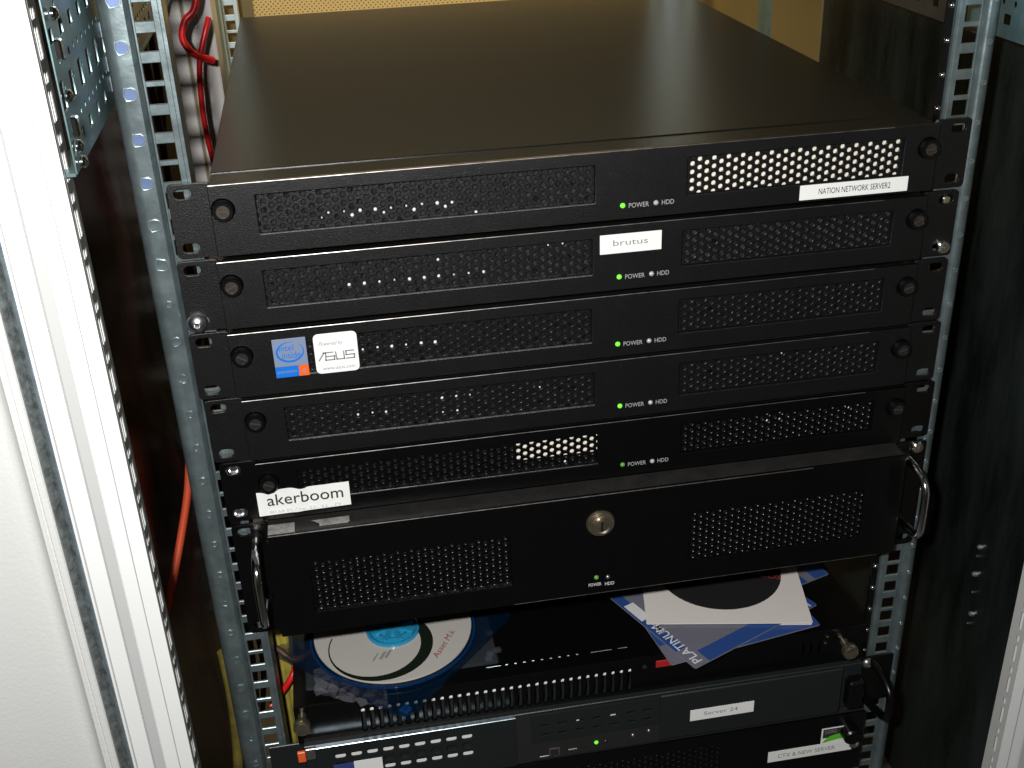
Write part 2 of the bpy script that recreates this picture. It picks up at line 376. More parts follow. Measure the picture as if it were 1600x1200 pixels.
for i in range(24):
    z = 101 - i * 24.35
    for s, x, R_ in ((-1, -251.8, rl), (1, 243.6, rr)):
        if s < 0:
            q_ = 1. if i < 7 else random.uniform(.45, .8)
            part('punch_mark', dmark, 'zinc_plain' if i < 7 else 'zinc', R_, key='dm', loc=(x, -2.15, z + random.uniform(-.6, .6)), rot=(0, random.uniform(-.2, .2) * (1 if i < 7 else 4), 0)).scale = (q_, 1, q_)
            part('punch_fill', dfill, 'zinc_blue' if i < 5 else 'zinc', R_, key='df', loc=(x, -2.1, z)).scale = (q_, q_, q_)
        else:
            part('punch_mark', lambda: plate([circ(0, 0, 1.6, 10), circ(0, 0, 1.1, 10)], .3, 0, FRONT), 'zinc_plain', R_, key='dm2', loc=(x, -2.1, z - 6))
for i in range(34):
    z = 108 - i * 20.3
    part('rail_rivet', lambda: MB().lathe((0, 0, 0), (0, -1, 0), [(0, 1.9), (.8, 1.8), (1.5, 1.3), (1.9, .5)], 14), 'chrome', rr, key='rivet', loc=(219.6, 5, z))
cpart('rail_lip', MB().box(217.2, 222.2, 5.2, 7, -620, 190), 'black_gloss')
# rear rails
r3 = cpart('rear_rail', rail(-1, -229, -243, -262, -236, 640, -620, 190, back=30), 'zinc_light')
cpart('rear_corner_post', MB().box(262, 291, 700, 702, 0, 400), 'zinc_light')
cpart('rear_top_panel', MB().box(-298, 298, 752, 754, 55, 400), 'dark')  # added out of view, so the front of the lid reflects dark
r4 = cpart('rear_rail', rail(1, 224, 238, 258, 231, 640, -620, 190, back=30), 'zinc_light')
cpart('rear_rail_flange', MB().box(-262, -259.5, 560, 640, -620, 190), 'zinc_teal')
# depth brackets: tall perforated zinc plates from the front frame back to the rails
def bracket(zb, y0, y1):
    hs = []
    y = -100.
    while y < y1 - 10:
        if y > y0 + 4:
            hs.append(rrect(y - 4.4, y + 4.4, zb + 57, zb + 64, 1, 2))
            hs.append(rrect(y - 4.8, y + 4.8, zb + 28, zb + 41, 1.2, 2))
            hs.append(rrect(y - 4.0, y + 4.0, zb + 8, zb + 14, .8, 2))
            hs.append(rrect(y - 4.4, y + 4.4, zb + 80, zb + 87, 1, 2))
            hs.append(rrect(y - 4.8, y + 4.8, zb + 104, zb + 118, 1.2, 2))
        for d in (0, 12.5):
            yy = y + d + 6.2
            if y0 + 4 < yy < y1 - 6:
                for dz in (48.5, 20.5, 96, 71.5 if d else 35):
                    if dz == 35: hs.append(circ(yy, zb + 37, 1.6, 8)); continue
                    hs.append(circ(yy, zb + dz, 1.9, 8))
        y += 25
    return plate([rrect(y0, y1, zb, zb + 135, 0)] + hs, .8, .25, SIDE)
br = cpart('depth_bracket', bracket(41, -106, 44), 'zinc_teal', label='left front bracket')
br.location.x = -.2663
o = cpart('bracket_flange', MB().box(-276, -266.5, -106, 600, 40, 41.6), 'zinc_teal')
b2 = cpart('depth_bracket', bracket(41, 46, 600), 'zinc_teal'); b2.location.x = -.2685
b3 = cpart('depth_bracket', bracket(47, -106, 44), 'zinc_teal', label='right front bracket'); b3.location.x = .2535
b4 = cpart('depth_bracket', bracket(41, 44, 600), 'dusty', label='dull rear right bracket'); b4.location.x = .2620  # rear half coloured dark so the lid's right side reflects little
for y, z in ((-92, 110), (-98, 75), (-98, 52), (-96, 44)):
    cpart('bracket_screw', MB().lathe((-264.5, y, z), (1, -.2, 0), [(0, 3.2), (1.2, 3), (2.2, 1.9), (2.6, .6)], 16), 'chrome')
for z in (96, 62): cpart('bracket_clip', MB().box(-264.6, -261, -106, -100, z - 4, z + 5, .8), 'chrome')
# joint lugs of the left bracket against the rail
for z in (104, 84, 66, 55): cpart('bracket_lug', MB().box(-265.6, -263.8, 22, 31, z - 6, z + 3, .7), 'zinc_plain')
# white front frame: profiled upright with a slotted inner return
def frame_outline(s, xi):
    pts = [(.6, -106.4), (.6, -108), (8.0, -108), (8.2, -107.2), (8.7, -107.2), (8.9, -108), (16.2, -108), (17.0, -107.4), (22.6, -103.6), (23.4, -108), (32.2, -108), (32.5, -107.2), (32.9, -107.2), (33.2, -108.4), (34.4, -108.4), (34.8, -100), (34.8, -70), (33.2, -70), (33.2, -101), (8, -101), (8, -106.4)]
    return [(xi + s * x, y) for x, y in pts]
def slots(y0, y1, zlo, zhi, z1=23.8, q=1.):
    hs = []; z = z1 + 27.6 * 6
    ym = (y0 + y1) / 2
    while z > zlo + 30:
        if z < zhi - 4:
            hs.append(rrect(ym - 1.8 - 4.2 * q, ym - 1.8 + 4.2 * q, z - 14.2, z, 1.8 * q, 4)); hs.append(rrect(ym - 1.8 - 4.2 * q, ym - 1.8 + 4.2 * q, z - 24.6, z - 19.4, 1.8 * q, 4))
        z -= 27.6
    return hs
for s, xi, nm in ((-1, -271.0, 'left white upright'), (1, 269.5, 'right white upright')):
    fr = cpart('front_frame', MB().prism(frame_outline(s, xi), -620, 190), 'white', label=nm, flat=True)
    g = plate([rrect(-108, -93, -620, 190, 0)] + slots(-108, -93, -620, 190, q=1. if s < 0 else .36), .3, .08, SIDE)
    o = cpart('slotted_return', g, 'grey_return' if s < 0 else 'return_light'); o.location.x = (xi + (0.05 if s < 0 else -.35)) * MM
    cpart('frame_insert', MB().box(min(xi + s * 16.4, xi + s * 23.0), max(xi + s * 16.4, xi + s * 23.0), -108.0, -103, -620, 190, .7), 'insert')  # flat grey band along the upright
    for xx_ in (8.4, 32.6): cpart('frame_groove', MB().box(min(xi + s * xx_, xi + s * (xx_ + .5)), max(xi + s * xx_, xi + s * (xx_ + .5)), -108.06, -107, -620, 190), 'insert_dark')
    cpart('frame_back', MB().box(min(xi + s * .3, xi + s * 33), max(xi + s * .3, xi + s * 33), -97.6, -96.4, -620, 190), 'white')
# door, swung open, with its grey seal
cpart('door_seal', MB().prism([(-305.9, -103), (-305.9, -106.5), (-307.0, -108.2), (-308.6, -107.6), (-309.6, -106.2), (-311.2, -108.6), (-312.4, -109.2), (-313.2, -107), (-313.2, -100)], -620, 190), 'seal')
cpart('seal_strip', MB().box(-307.6, -305.7, -108.3, -104, -620, 190, .5), 'zinc_plain')
dr = cpart('cabinet_door', MB().prism([(-312.9, -100), (-312.9, -110.5), (-313.6, -111.4), (-316.6, -111.4), (-317.2, -110.6), (-317.9, -110.6), (-318.4, -111.2), (-320.2, -111.2), (-320.8, -109), (-321.0, -106.5), (-324.2, -100.4), (-326.4, -97.2), (-328.5, -95.8), (-332, -95.4), (-620, -168), (-620, -160), (-312.9, -56)], -620, 190), 'door', label='open cream door leaf')
# side panels
cpart('side_panel', MB().box(-298, -295.5, -68, 760, -620, 190), 'side_left')
cpart('side_panel', MB().box(295.5, 298, -68, 352, -620, 190), 'side')
cpart('rear_side_panel', MB().box(294, 298, 352.5, 760, -620, 190), 'beige', label='beige rear part of the right side')
cpart('panel_trim', MB().box(292, 294, 470, 500, -620, 190), 'zinc_teal')
cpart('rear_door', MB().box(-216, 298, 760, 762, -620, 400), 'mesh_beige')
cpart('rear_door_frame', MB().box(-298, -216.2, 755, 765, -620, 400), 'beige')
# cable duct on the left
dct = cpart('cable_duct', MB().box(-281, -262.5, 418, 470, -620, 190, 1.2).box(-259.5, -236, 414, 470, -620, 190, 1.2), 'duct')
cpart('duct_joint', MB().box(-262.6, -259.4, 424, 470, -620, 190), 'duct_gap')
for i in range(26):
    z = 150 - i * 26
    part('duct_slot', lambda: plate([rrect(-1.5, 1.5, -7, 7, .6, 2), rrect(-1.0, 1.0, -6.5, 6.5, .5, 2)], .2, 0, FRONT), 'ink_grey', dct, key='ds', loc=(-251, 413.8, z))

for y, z, r_ in ((-8.7, -324, 2.0), (-9, -332, 1.4), (-8.3, -349, 2.2), (-11, -364, 1.6), (-13, -383, 2.2), (-12, -393, 1.6)):
    cpart('cable_clip', MB().lathe((295.4, y, z), (-1, 0, .2), [(0, r_), (2.5, r_ * .9), (3.4, r_ * .4)], 10), 'dull_grey' if r_ < 2 else 'zinc')  # small bumps added for the glints on the right side panel
# ------------------------------------------------------------ cables
def cable(name, pts, r, material, label, group=None, n=8):
    o = part(name, MB().tube(smooth_path(pts, n), r, 12), material); return tag(o, label, 'cable', group)
cable('network_cable', [(-232, 335, 90), (-241, 332, 46), (-251, 330, 34), (-255, 329, 21), (-250, 329, 10), (-243, 331, 5), (-235, 340, 0)], 2.9, 'red', 'thick red cable bending left beside the upper left rail')
cable('network_cable', [(-233, 338, 34), (-237, 334, 24), (-244, 331, 4), (-247, 330, -16), (-248.5, 330, -47), (-246, 330, -82), (-240, 330, -110), (-236, 335, -150)], 2.3, 'red', 'thin red cable hanging down beside the lid of the top server')
cable('network_cable', [(-236, 120, -160), (-256, 112, -182), (-269, 104, -208), (-274, 98, -232), (-277, 80, -250), (-283, 56, -270), (-290, 34, -290), (-294.5, 20, -306)], 2.8, 'orange_red', 'orange red cable loop between left rail and side panel')
random.seed(11)
for i, (x, y, z0_, m_, lb) in enumerate(((-282, 180, 60, 'dark_red', 'dark red cable hanging straight nearest the side panel'), (-272, 230, 60, 'dark_red', 'dark red cable slanting behind the left rail'), (-276, 270, 60, 'brown', 'brown cable deepest in the left gap'))):
    cable('loose_cable', [(x + random.uniform(-7, 6), y + random.uniform(-30, 30), z0_ - 85 * k + random.uniform(-10, 10)) for k in range(9)], 2.6, m_, lb, 'loose cables in the left gap')  # stand in for blurred red and brown reflections in the left panel
yb = thing('cable_bundle', 'yellow cable bundle rising just inside the lower left rail', 'cables', (-227, 62, -620))
for dx_, dy_ in ((-3.2, 0), (3, .5), (0, 5)):
    part('cable', MB().tube(smooth_path([(dx_ + random.uniform(-1, 1), dy_, 60 * k + random.uniform(-4, 4)) for k in range(6)], 6), 3.2, 10), 'yellow', yb)
yb2 = cable('cable_bundle', [(-271, 62, -380), (-270, 60, -420), (-273, 62, -470), (-277, 60, -520), (-276, 62, -600)], 4, 'yellow_dark', 'yellow cable low in the dark gap left of the rail')
cable('network_cable', [(-240, 40, -420), (-232, 45, -414), (-222, 50, -403), (-216, 60, -392)], 2.4, 'red', 'short red cable crossing the yellow bundle inside the lower left rail')
cable('network_cable', [(-240, 48, -368), (-230, 50, -374), (-218, 46, -384), (-206, 55, -386)], 2.4, 'brown', 'brown cable crossing the yellow bundle above the red one')

# ------------------------------------------------------------ five alike 1U servers
BX = (-219, 219); LM = (-193.5, 3.0); RM = (59.5, 196.8); MZ = (-31.3, -8.2)
def ear(s):
    x0, x1 = (-241.3, -217.5) if s < 0 else (217.5, 241.3)
    o = rrect(x0, x1, -43.3, .6, 2.6, 3)
    # square off the inner corners
    hs = [rrect(s * 233.0 - 4.8, s * 233.0 + 4.8, z - 2.9, z + 2.9, 2.6, 4) for z in (-5.2, -37.2)]
    return plate([o] + hs, 2.0, .3, FRONT, (0, 0, 0))
def bezel():
    return plate([rrect(BX[0], BX[1], -43.0, -.5, .6, 2), rrect(LM[0], LM[1], MZ[0], MZ[1], .5, 2), rrect(RM[0], RM[1], MZ[0], MZ[1], .5, 2), circ(-212, -15.2, 6.6, 20), circ(212.6, -15.2, 6.6, 20)], 3.0, .5, FRONT, (0, -2.2, 0))
def knob_sleeve():
    mb = MB(); n = 28
    prof = [(0, 6.0), (5.2, 6.0), (6.2, 5.4), (6.2, 3.8), (5.2, 3.8)]
    vs = []; fs = []
    for d, r in prof:
        for k in range(n):
            t = 2 * PI * k / n; rr_ = r + (.25 if k % 2 and r > 5.2 else 0); vs.append((rr_ * math.cos(t), -d, rr_ * math.sin(t)))
    for i in range(len(prof) - 1):
        for k in range(n): k2 = (k + 1) % n; fs.append((i * n + k, i * n + k2, (i + 1) * n + k2, (i + 1) * n + k))
    return mb.add(vs, fs)
def knob_face():
    mb = MB().lathe((0, -5.1, 0), (0, -1, 0), [(0, 3.8), (.5, 3.8), (.5, 3.5)], 24)
    return mb
def led_shape(r=1.65): return MB().lathe((0, 0, 0), (0, -1, 0), [(0, r), (.5, r * .95), (1.1, r * .65), (1.4, r * .2)], 16)
def server(loc, label, coat, foam, knob, led='led_on', filt=None, kface=True, dim=False):
    t = thing('rack_server', label, 'server', loc, group='five alike flat black servers with two perforated vents')
    part('ear', lambda: ear(-1), coat, t, key='earL'); part('ear', lambda: ear(1), coat, t, key='earR')
    part('bezel', bezel, coat, t, key='bezel')
    def chassis():
        mb = MB().box(-218.5, 218.5, 22, 538, -42, -1.2, .35); mb.box(-218.3, 218.3, 1.8, 22.3, -42, -1.9); return mb
    part('lid', chassis, 'lid', t, key='chassis')
    part('vent_mesh', lambda: perforated(LM[0] - .6, LM[1] + 1, MZ[0], MZ[1], -2.1), coat, t, key='vmL')
    part('vent_mesh', lambda: perforated(RM[0] - .6, RM[1] + 1, MZ[0], MZ[1], -2.1), coat, t, key='vmR')
    part('dust_filter', lambda: MB().box(-200, 8, .9, 1.4, -36, -4), foam, t, key='dfL')
    part('dust_filter', lambda: MB().box(56, 202, .9, 1.4, -36, -4), filt or foam, t, key='dfR')
    part('worn_edge', lambda: MB().tube([(BX[0] + .6, -4.95, -.82), (0, -4.95, -.82), (BX[1] - 30, -4.95, -.82)], .30, 8), 'edge', t, key='we')  # metal rod added on the worn top edge so a highlight shows
    part('worn_edge', lambda: MB().tube([(LM[0], -4.9, MZ[0] + .1), (LM[1], -4.9, MZ[0] + .1)], .2, 6), 'edge', t, key='we2')  # bright line added along the lower edge of the left vent
    for x in (-212, 212.6):
        k = part('thumb_screw', knob_sleeve, 'black_gloss', t, key='ks', loc=(x, -3.2, -15.2))
        a_ = random.uniform(-.6, .6)
        part('screw_head', knob_face, knob, k, key='kf')
        part('screw_slot', lambda: MB().box(-3.0, 3.0, -5.75, -5.5, -.42, .42), 'ink', k, key='kslot', rot=(0, a_, 0))
    part('power_light', led_shape, led, t, key='led', loc=(19.8, -5.1, -34.2))
    part('disk_light', led_shape, 'led_off', t, key='led', loc=(40.4, -5.1, -34.3))
    pm = 'print' if not dim else 'ink_grey'
    part('lettering', lambda: text('POWER', 23.6, 36.0, -36, -33, off=(0, -5.22, 0)), pm, t, key='POWER')
    part('lettering', lambda: text('HDD', 44, 51.6, -35.8, -32.9, off=(0, -5.22, 0)), pm, t, key='HDD')
    return t
Zs = [.5, -45.2, -91.0, -136.0, -181.2]; DX = [-1.2, -3.0, -3.6, -1.8, .4]
S = []
S.append(server((DX[0], 0, Zs[0]), 'topmost black server with its whole lid in view and white paper behind the right vent', 'black', 'foam', 'dull', filt='paper2'))
S.append(server((DX[1], 0, Zs[1]), 'black server with the small white brutus label above its green light', 'black', 'foam', 'dull'))
S.append(server((DX[2], 0, Zs[2]), 'black server with the blue sticker and rounded white sticker on its left vent', 'black', 'foam_dark', 'dull_grey'))
S.append(server((DX[3], 0, Zs[3]), 'black server without any sticker just under the one with blue and white stickers', 'black', 'foam_dark', 'dull_grey'))
S.append(server((DX[4], 0, Zs[4]), 'shinier black server with a wrinkled white label hanging off its lower left', 'black_gloss', 'foam_dark', 'dull_grey', led='led_dim'))
for i in (1, 2, 3, 4):
    mb = MB()
    for k in range(22):
        x = LM[0] + .5 + 9 * k
        if x + 6.4 < LM[1]: mb.tube([(x + .1, -2.4, MZ[1] - .55), (x + 6.3, -2.4, MZ[1] - .55)], .28, 6)
    o = part('vent_edge', mb, 'edge', S[i]); o['kind'] = 'stuff'  # dashes added where light catches the top edge of the mesh
# glints behind the vents: small white bumps added at hole centres
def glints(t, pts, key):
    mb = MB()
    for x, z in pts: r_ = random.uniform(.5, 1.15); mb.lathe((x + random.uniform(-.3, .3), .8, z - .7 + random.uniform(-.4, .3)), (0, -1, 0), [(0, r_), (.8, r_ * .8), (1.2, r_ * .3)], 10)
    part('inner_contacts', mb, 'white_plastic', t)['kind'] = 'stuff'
def lattice(x, z, reg):   # snap to the nearest hole centre of that vent
    x0 = reg[0] - .6; i = round((x - x0) / 4.5); zc = MZ[0] + (2.598 if i % 2 else 0); j = round((z - zc) / 5.196)
    return x0 + i * 4.5, zc + j * 5.196
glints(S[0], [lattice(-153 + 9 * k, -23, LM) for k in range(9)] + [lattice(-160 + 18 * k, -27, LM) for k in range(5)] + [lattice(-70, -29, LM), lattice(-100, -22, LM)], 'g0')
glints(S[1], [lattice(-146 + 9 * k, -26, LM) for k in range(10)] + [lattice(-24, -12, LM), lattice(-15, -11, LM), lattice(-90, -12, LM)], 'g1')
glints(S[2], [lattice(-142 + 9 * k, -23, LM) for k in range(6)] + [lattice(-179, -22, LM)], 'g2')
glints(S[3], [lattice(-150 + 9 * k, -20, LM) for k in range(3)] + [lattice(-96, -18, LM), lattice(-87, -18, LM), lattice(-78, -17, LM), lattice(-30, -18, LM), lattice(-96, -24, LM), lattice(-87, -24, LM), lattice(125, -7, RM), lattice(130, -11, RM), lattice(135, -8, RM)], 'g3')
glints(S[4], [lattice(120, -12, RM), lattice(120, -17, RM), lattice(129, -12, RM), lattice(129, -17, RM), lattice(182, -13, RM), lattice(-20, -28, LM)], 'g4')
part('filter_patch', MB().box(-51, 5, -.2, .6, -24.0, -4), 'paper2', S[4], label='cream paper behind the right end of the left vent')
# labels and stickers
def sticker(parent, x0, x1, z0, z1, y, material='paper', r=.3, rot=0., name='name_label', t=.25):
    mb = plate([rrect(x0, x1, z0, z1, r, 4)], t, .05, FRONT, (0, y, 0))
    return part(name, mb, material, parent)
l = sticker(S[0], 131.3, 201.8, -41.4, -32.0, -5.2)
part('lettering', text('NATION NETWORK SERVER2', 143.5, 190.3, -38.6, -34.8, off=(0, -5.46, 0)), 'ink', l)
l = sticker(S[1], 7.6, 46.2, -18.5, -6.2, -5.2)
part('lettering', text('brutus', 15.8, 37.6, -13.6, -9.8, off=(0, -5.46, 0)), 'ink_grey', l)
# blue and orange sticker
st = sticker(S[2], -193.6, -173.6, -25.0, -6.6, -5.2, 'st_grey', name='brand_sticker'); st['label'] = 'blue sticker with an oval swirl and an orange corner'
part('blue_band', plate([rrect(-193.6, -179.6, -32.2, -25.1, 0)], .25, 0, FRONT, (0, -5.2, 0)), 'st_blue', st)
part('orange_corner', plate([rrect(-179.6, -173.6, -32.2, -25.1, 0)], .25, 0, FRONT, (0, -5.2, 0)), 'st_orange', st)
def ell(cx, cz, a, c, n, t0, t1, wdt, tilt=.12):
    o = []; i_ = []
    for k in range(n + 1):
        t = t0 + (t1 - t0) * k / n; wd = wdt * math.sin(PI * (k + .6) / (n + 1.2)) + .12
        for lst, q in ((o, 1), (i_, -1)):
            x = (a + q * wd / 2) * math.cos(t); z = (c + q * wd / 2) * math.sin(t)
            lst.append((cx + x * math.cos(tilt) - z * math.sin(tilt), cz + x * math.sin(tilt) + z * math.cos(tilt)))
    return o + i_[::-1]
part('swirl', plate([ell(-183.5, -15.4, 8.0, 6.4, 40, 1.15, 1.15 + 5.9, 1.3)], .1, 0, FRONT, (0, -5.46, 0)), 'st_blue', st)
part('lettering', text('intel', -190.0, -181.2, -14.6, -10.6, off=(0, -5.46, 0), bold=.02), 'st_blue', st)
part('lettering', text('inside', -188.6, -177.4, -19.8, -15.4, off=(0, -5.46, 0), bold=.02), 'st_blue', st)
part('lettering', text('pentium', -192.6, -181.0, -30, -27.4, off=(0, -5.46, 0)), 'st_grey', st)
part('lettering', text('4', -178.0, -175.6, -30.2, -27.2, off=(0, -5.46, 0)), 'st_grey', st)
st = sticker(S[2], -169.2, -143.0, -32.4, -5.9, -5.2, 'paper', r=3.0, name='brand_sticker'); st['label'] = 'rounded white sticker with grey lettering'
part('lettering', text('Powered by', -166.5, -151.5, -14.6, -11.2, off=(0, -5.46, 0), shear=.5), 'ink_grey', st)
part('lettering', text('www.asus.com', -165.2, -145.6, -30.2, -28.6, off=(0, -5.46, 0)), 'ink_grey', st)
def asus():
    mb = MB()
    def st_(pts):   # angular strokes
        for a, b_ in zip(pts, pts[1:]):
            d = Vector((b_[0] - a[0], b_[1] - a[1])); n_ = Vector((-d.y, d.x)).normalized() * .42; e = d.normalized() * .3
            o = [(a[0] - e.x + n_.x, a[1] - e.y + n_.y), (b_[0] + e.x + n_.x, b_[1] + e.y + n_.y), (b_[0] + e.x - n_.x, b_[1] + e.y - n_.y), (a[0] - e.x - n_.x, a[1] - e.y - n_.y)]
            g = plate([o], .12, 0, FRONT, (0, -5.46, 0)); mb.add(g.v, g.f)
    z0, z1, zm = -23.6, -18.6, -21.2
    st_([(-167.0, z0), (-163.6, z1)]); st_([(-164.2, z1), (-158.2, z1)]); st_([(-162.6, z1), (-162.9, z0)])
    st_([(-163.0, z0), (-157.6, z0), (-157.4, zm), (-162.2, zm), ])
    st_([(-156.6, z1), (-156.2, z0), (-151.6, z0), (-151.8, z1)])
    st_([(-145.6, z1), (-150.4, z1), (-150.4, zm), (-145.4, zm), (-145.6, z0), (-150.4, z0)])
    return mb
part('lettering', asus(), 'ink_grey', st)
# wrinkled label on the fifth server
def wrinkled():
    mb = MB(); nx, nz = 40, 10; vs = []; fs = []
    for i in range(nx + 1):
        u = i / nx; x = -220.8 + 58.8 * u
        top = -21.6 + 1.4 * math.exp(-((u - .32) / .10) ** 2) - 2.0 * math.exp(-((u - .14) / .05) ** 2) * 1 - 1.0 * math.exp(-((u - .47) / .05) ** 2) + (.6 * u)
        bot = -39.4 + .8 * u
        for j in range(nz + 1):
            v = j / nz; z = bot + (top - bot) * v
            y = -5.6 - .9 * math.sin(u * 15) ** 2 * v ** 2 * (1 if u < .55 else .2) - .5 * math.exp(-((u - .42) / .05) ** 2)
            vs.append((x, y, z))
    for i in range(nx):
        for j in range(nz): a = i * (nz + 1) + j; fs.append((a, a + nz + 1, a + nz + 2, a + 1))
    mb.add(vs, fs); k = len(vs); mb.add([(x, y + .25, z) for x, y, z in vs], [f[::-1] for f in fs])
    return mb
l = part('name_label', wrinkled(), 'paper', S[4], label='wrinkled white paper label')
part('lettering', text('akerboom', -214.6, -166.4, -31.4, -23.2, off=(0, -6.95, 0), t=.15), 'ink', l)
part('lettering', text('80.69.95.73w  52 . 62 .. P9', -214.0, -168.6, -37.6, -35.3, off=(0, -6.4, 0)), 'ink_faint', l)

# ------------------------------------------------------------ mounting screws
SG = 'bright dome head screws in the server ears'
def dome(n=20):
    mb = MB().lathe((0, 0, 0), (0, -1, 0), [(0, 5.6), (1.0, 5.5), (2.4, 4.6), (3.6, 3.0), (4.1, 1.6), (3.4, 1.3), (3.2, .4)], n); return mb
def cross_head():
    mb = MB().lathe((0, 0, 0), (0, -1, 0), [(0, 4.7), (1.8, 4.5), (2.6, 3.6), (2.8, 1)], 18); mb.box(-2.4, 2.4, -3.0, -2.6, -.4, .4); mb.box(-.4, .4, -3.05, -2.6, -2.4, 2.4); return mb
def screw(loc, label, shape=dome, key='dome', material='chrome', s=1.):
    o = part('mounting_screw', shape, material, key=key); o.location = Vector(loc) * MM; o.scale = (s, s, s); tag(o, label, 'screw', SG); return o
screw((-238.2, -2.2, -83.0), 'large dome head screw at the lower left ear of the brutus server', material='spark', s=1.1)
screw((232.0, -2.2, -82.0), 'cross head screw at the lower right ear of the brutus server', cross_head, 'cross')
screw((229.6, -2.0, -50.3), 'small bright screw in the upper right ear slot of the brutus server', cross_head, 'cross', s=.62)
screw((234.8, -2.2, -232.4), 'bright screw in the upper right ear of the tall black server', cross_head, 'cross')
screw((210.5, -14, -497), 'bright screw at the right end of the lowest server', cross_head, 'cross')
screw((218.8, -4, -425), 'dull screw behind the right handle of the charcoal server', dome, 'dome', 'steel', .8)
# cage nuts seen through the ear slots
for x, z, lb in ((-232.4, -186.6, 'cage nut in the upper left slot of the server with the wrinkled label'), (-233.4, -219, 'cage nut in the lower left slot of the server with the wrinkled label')):
    o = part('cage_nut', lambda: MB().lathe((0, 0, 0), (0, -1, 0), [(0, 4.6), (.6, 4.4), (1.4, 3.0), (.2, 2.2)], 16), 'spark', key='cage'); o.location = Vector((x, .6, z)) * MM
    tag(o, lb, 'nut', 'cage nuts behind the left ear slots')

# ------------------------------------------------------------ the tall server with lock and handles
t6 = thing('tall_server', 'tall glossy black server with round key lock and two bent metal handles', 'server', (1.2, 0, -228))
def ear6(s):
    x0, x1 = (-241.3, -217.5) if s < 0 else (217.5, 241.3)
    return plate([rrect(x0, x1, -88, 0, 2.6, 3)] + [rrect(s * 233 - 4.8, s * 233 + 4.8, z - 2.9, z + 2.9, 2.6, 4) for z in (-5.2, -82)], 2., .3, FRONT, (0, 0, 0))
part('ear', ear6(-1), 'black_gloss', t6); part('ear', ear6(1), 'black_gloss', t6)
L6 = (-194.2, -61.0); R6 = (63.2, 190.0); Z6 = (-65.6, -24.4)
fp = plate([rrect(-218.5, 218.5, -82.6, -.8, .8, 2), rrect(*L6, *Z6, .5, 2), rrect(*R6, *Z6, .5, 2)], 2.0, .45, FRONT, (0, -15.4, 0))
fp.box(-217.6, 217.6, -15.4, 1.5, -82.2, -81.2); fp.box(-217.8, -216.8, -15.4, 1.5, -82, -1.4); fp.box(216.8, 217.8, -15.4, 1.5, -82, -1.4)
part('front_door', fp, 'black_gloss', t6)
part('door_top', MB().box(-217.6, 217.6, -15.6, 1.5, -2.2, -1.0), 'dusty', t6)
part('worn_edge', MB().tube([(-217.5, -17.3, -1.3), (150, -17.3, -1.3)], .4, 8), 'edge', t6)  # highlight rod added on the door's worn front edge
part('worn_edge', MB().tube([(-60, -17.2, -82.2), (205, -17.2, -82.2)], .3, 8), 'edge', t6)
part('vent_mesh', perforated(L6[0] - .6, L6[1] + 1, *Z6, -15.2), 'black_gloss', t6); part('vent_mesh', perforated(R6[0] - .6, R6[1] + 1, *Z6, -15.2), 'black_gloss', t6)
part('dust_filter', MB().box(-200, -55, -11.8, -11.2, -72, -18), 'foam_dark', t6); part('dust_filter', MB().box(58, 196, -11.8, -11.2, -72, -18), 'foam_dark', t6)
part('casing', MB().box(-218, 218, 2, 538, -87, -2), 'black_gloss', t6)
random.seed(5)
mb = MB()
for k in range(14):
    reg = random.choice((L6, R6)); x0 = reg[0] - .6; i = random.randint(2, 26); z = Z6[0] + random.randint(0, 6) * 5.196 + (2.598 if i % 2 else 0); mb.box(x0 + i * 4.5 - .5, x0 + i * 4.5 + .5, -12.6, -12.0, z - .5, z + .5)
part('inner_contacts', mb, 'chrome', t6)['kind'] = 'stuff'  # bright bits added behind random vent holes as glints
lk = part('key_lock', MB().lathe((.8, -17.4, -23.6), (0, -1, 0), [(0, 10.0), (1.2, 9.8), (2.2, 8.9), (2.0, 7.9), (3.2, 7.4), (3.6, 6.6), (2.8, 5.2), (4.0, 4.6), (4.4, 2.0)], 36), 'brass', t6)
part('key_slot', MB().box(-.2, 1.8, -22.2, -21.6, -27.6, -19.6, .2), 'chrome', lk, rot=(0, 0, 0))
part('power_light', led_shape, 'led_dim', t6, key='led', loc=(-2.1, -17.5, -68.4)); part('disk_light', led_shape, 'steel', t6, key='led', loc=(6.0, -17.5, -69.2))
part('lettering', text('POWER', -7.6, 1.4, -75.6, -73.0, off=(0, -17.6, 0), bold=.01), 'print_w', t6); part('lettering', text('HDD', 4.0, 10.6, -76.2, -73.6, off=(0, -17.6, 0), bold=.01), 'print_w', t6)
for s, xx in ((-1, -226.2), (1, 225.0)):
    p0, p1, yb_ = -7.0, -66.0, -37
    z0_, z1_ = -10.5, -60.5
    pts = [(xx, -1, z0_)] + [(xx, -14, z0_), (xx, -24, z0_ - .8), (xx, -32, z0_ - 3.5), (xx, -36, z0_ - 9), (xx, -37, z0_ - 16), (xx, -37, z1_ + 14), (xx, -36, z1_ + 7), (xx, -32, z1_ + 2.5), (xx, -24, z1_ + .4), (xx, -14, z1_), (xx, -1, z1_)]
    h = part('handle', MB().tube(smooth_path(pts, 6), 3.0, 18), 'chrome', t6)
    for z in (z0_, z1_): part('handle_foot', MB().lathe((xx, -2, z), (0, -1, 0), [(0, 5.0), (2, 4.8), (2.6, 3.4)], 20), 'black_gloss', h)
tp = MB().box(-217.4, -200.4, -15.9, -5, -.95, -.5).box(-184.5, -166, -12.2, -5.6, -.95, -.4)
part('torn_tape', tp, 'tape', t6)
part('torn_tape', MB().add([(-190, -5.4, -.5), (-165, -5.2, -.5), (-165, -12.2, -.45), (-182, -12.6, -.3), (-187, -9, .4)], [(0, 1, 2, 3, 4)]), 'tape', t6)

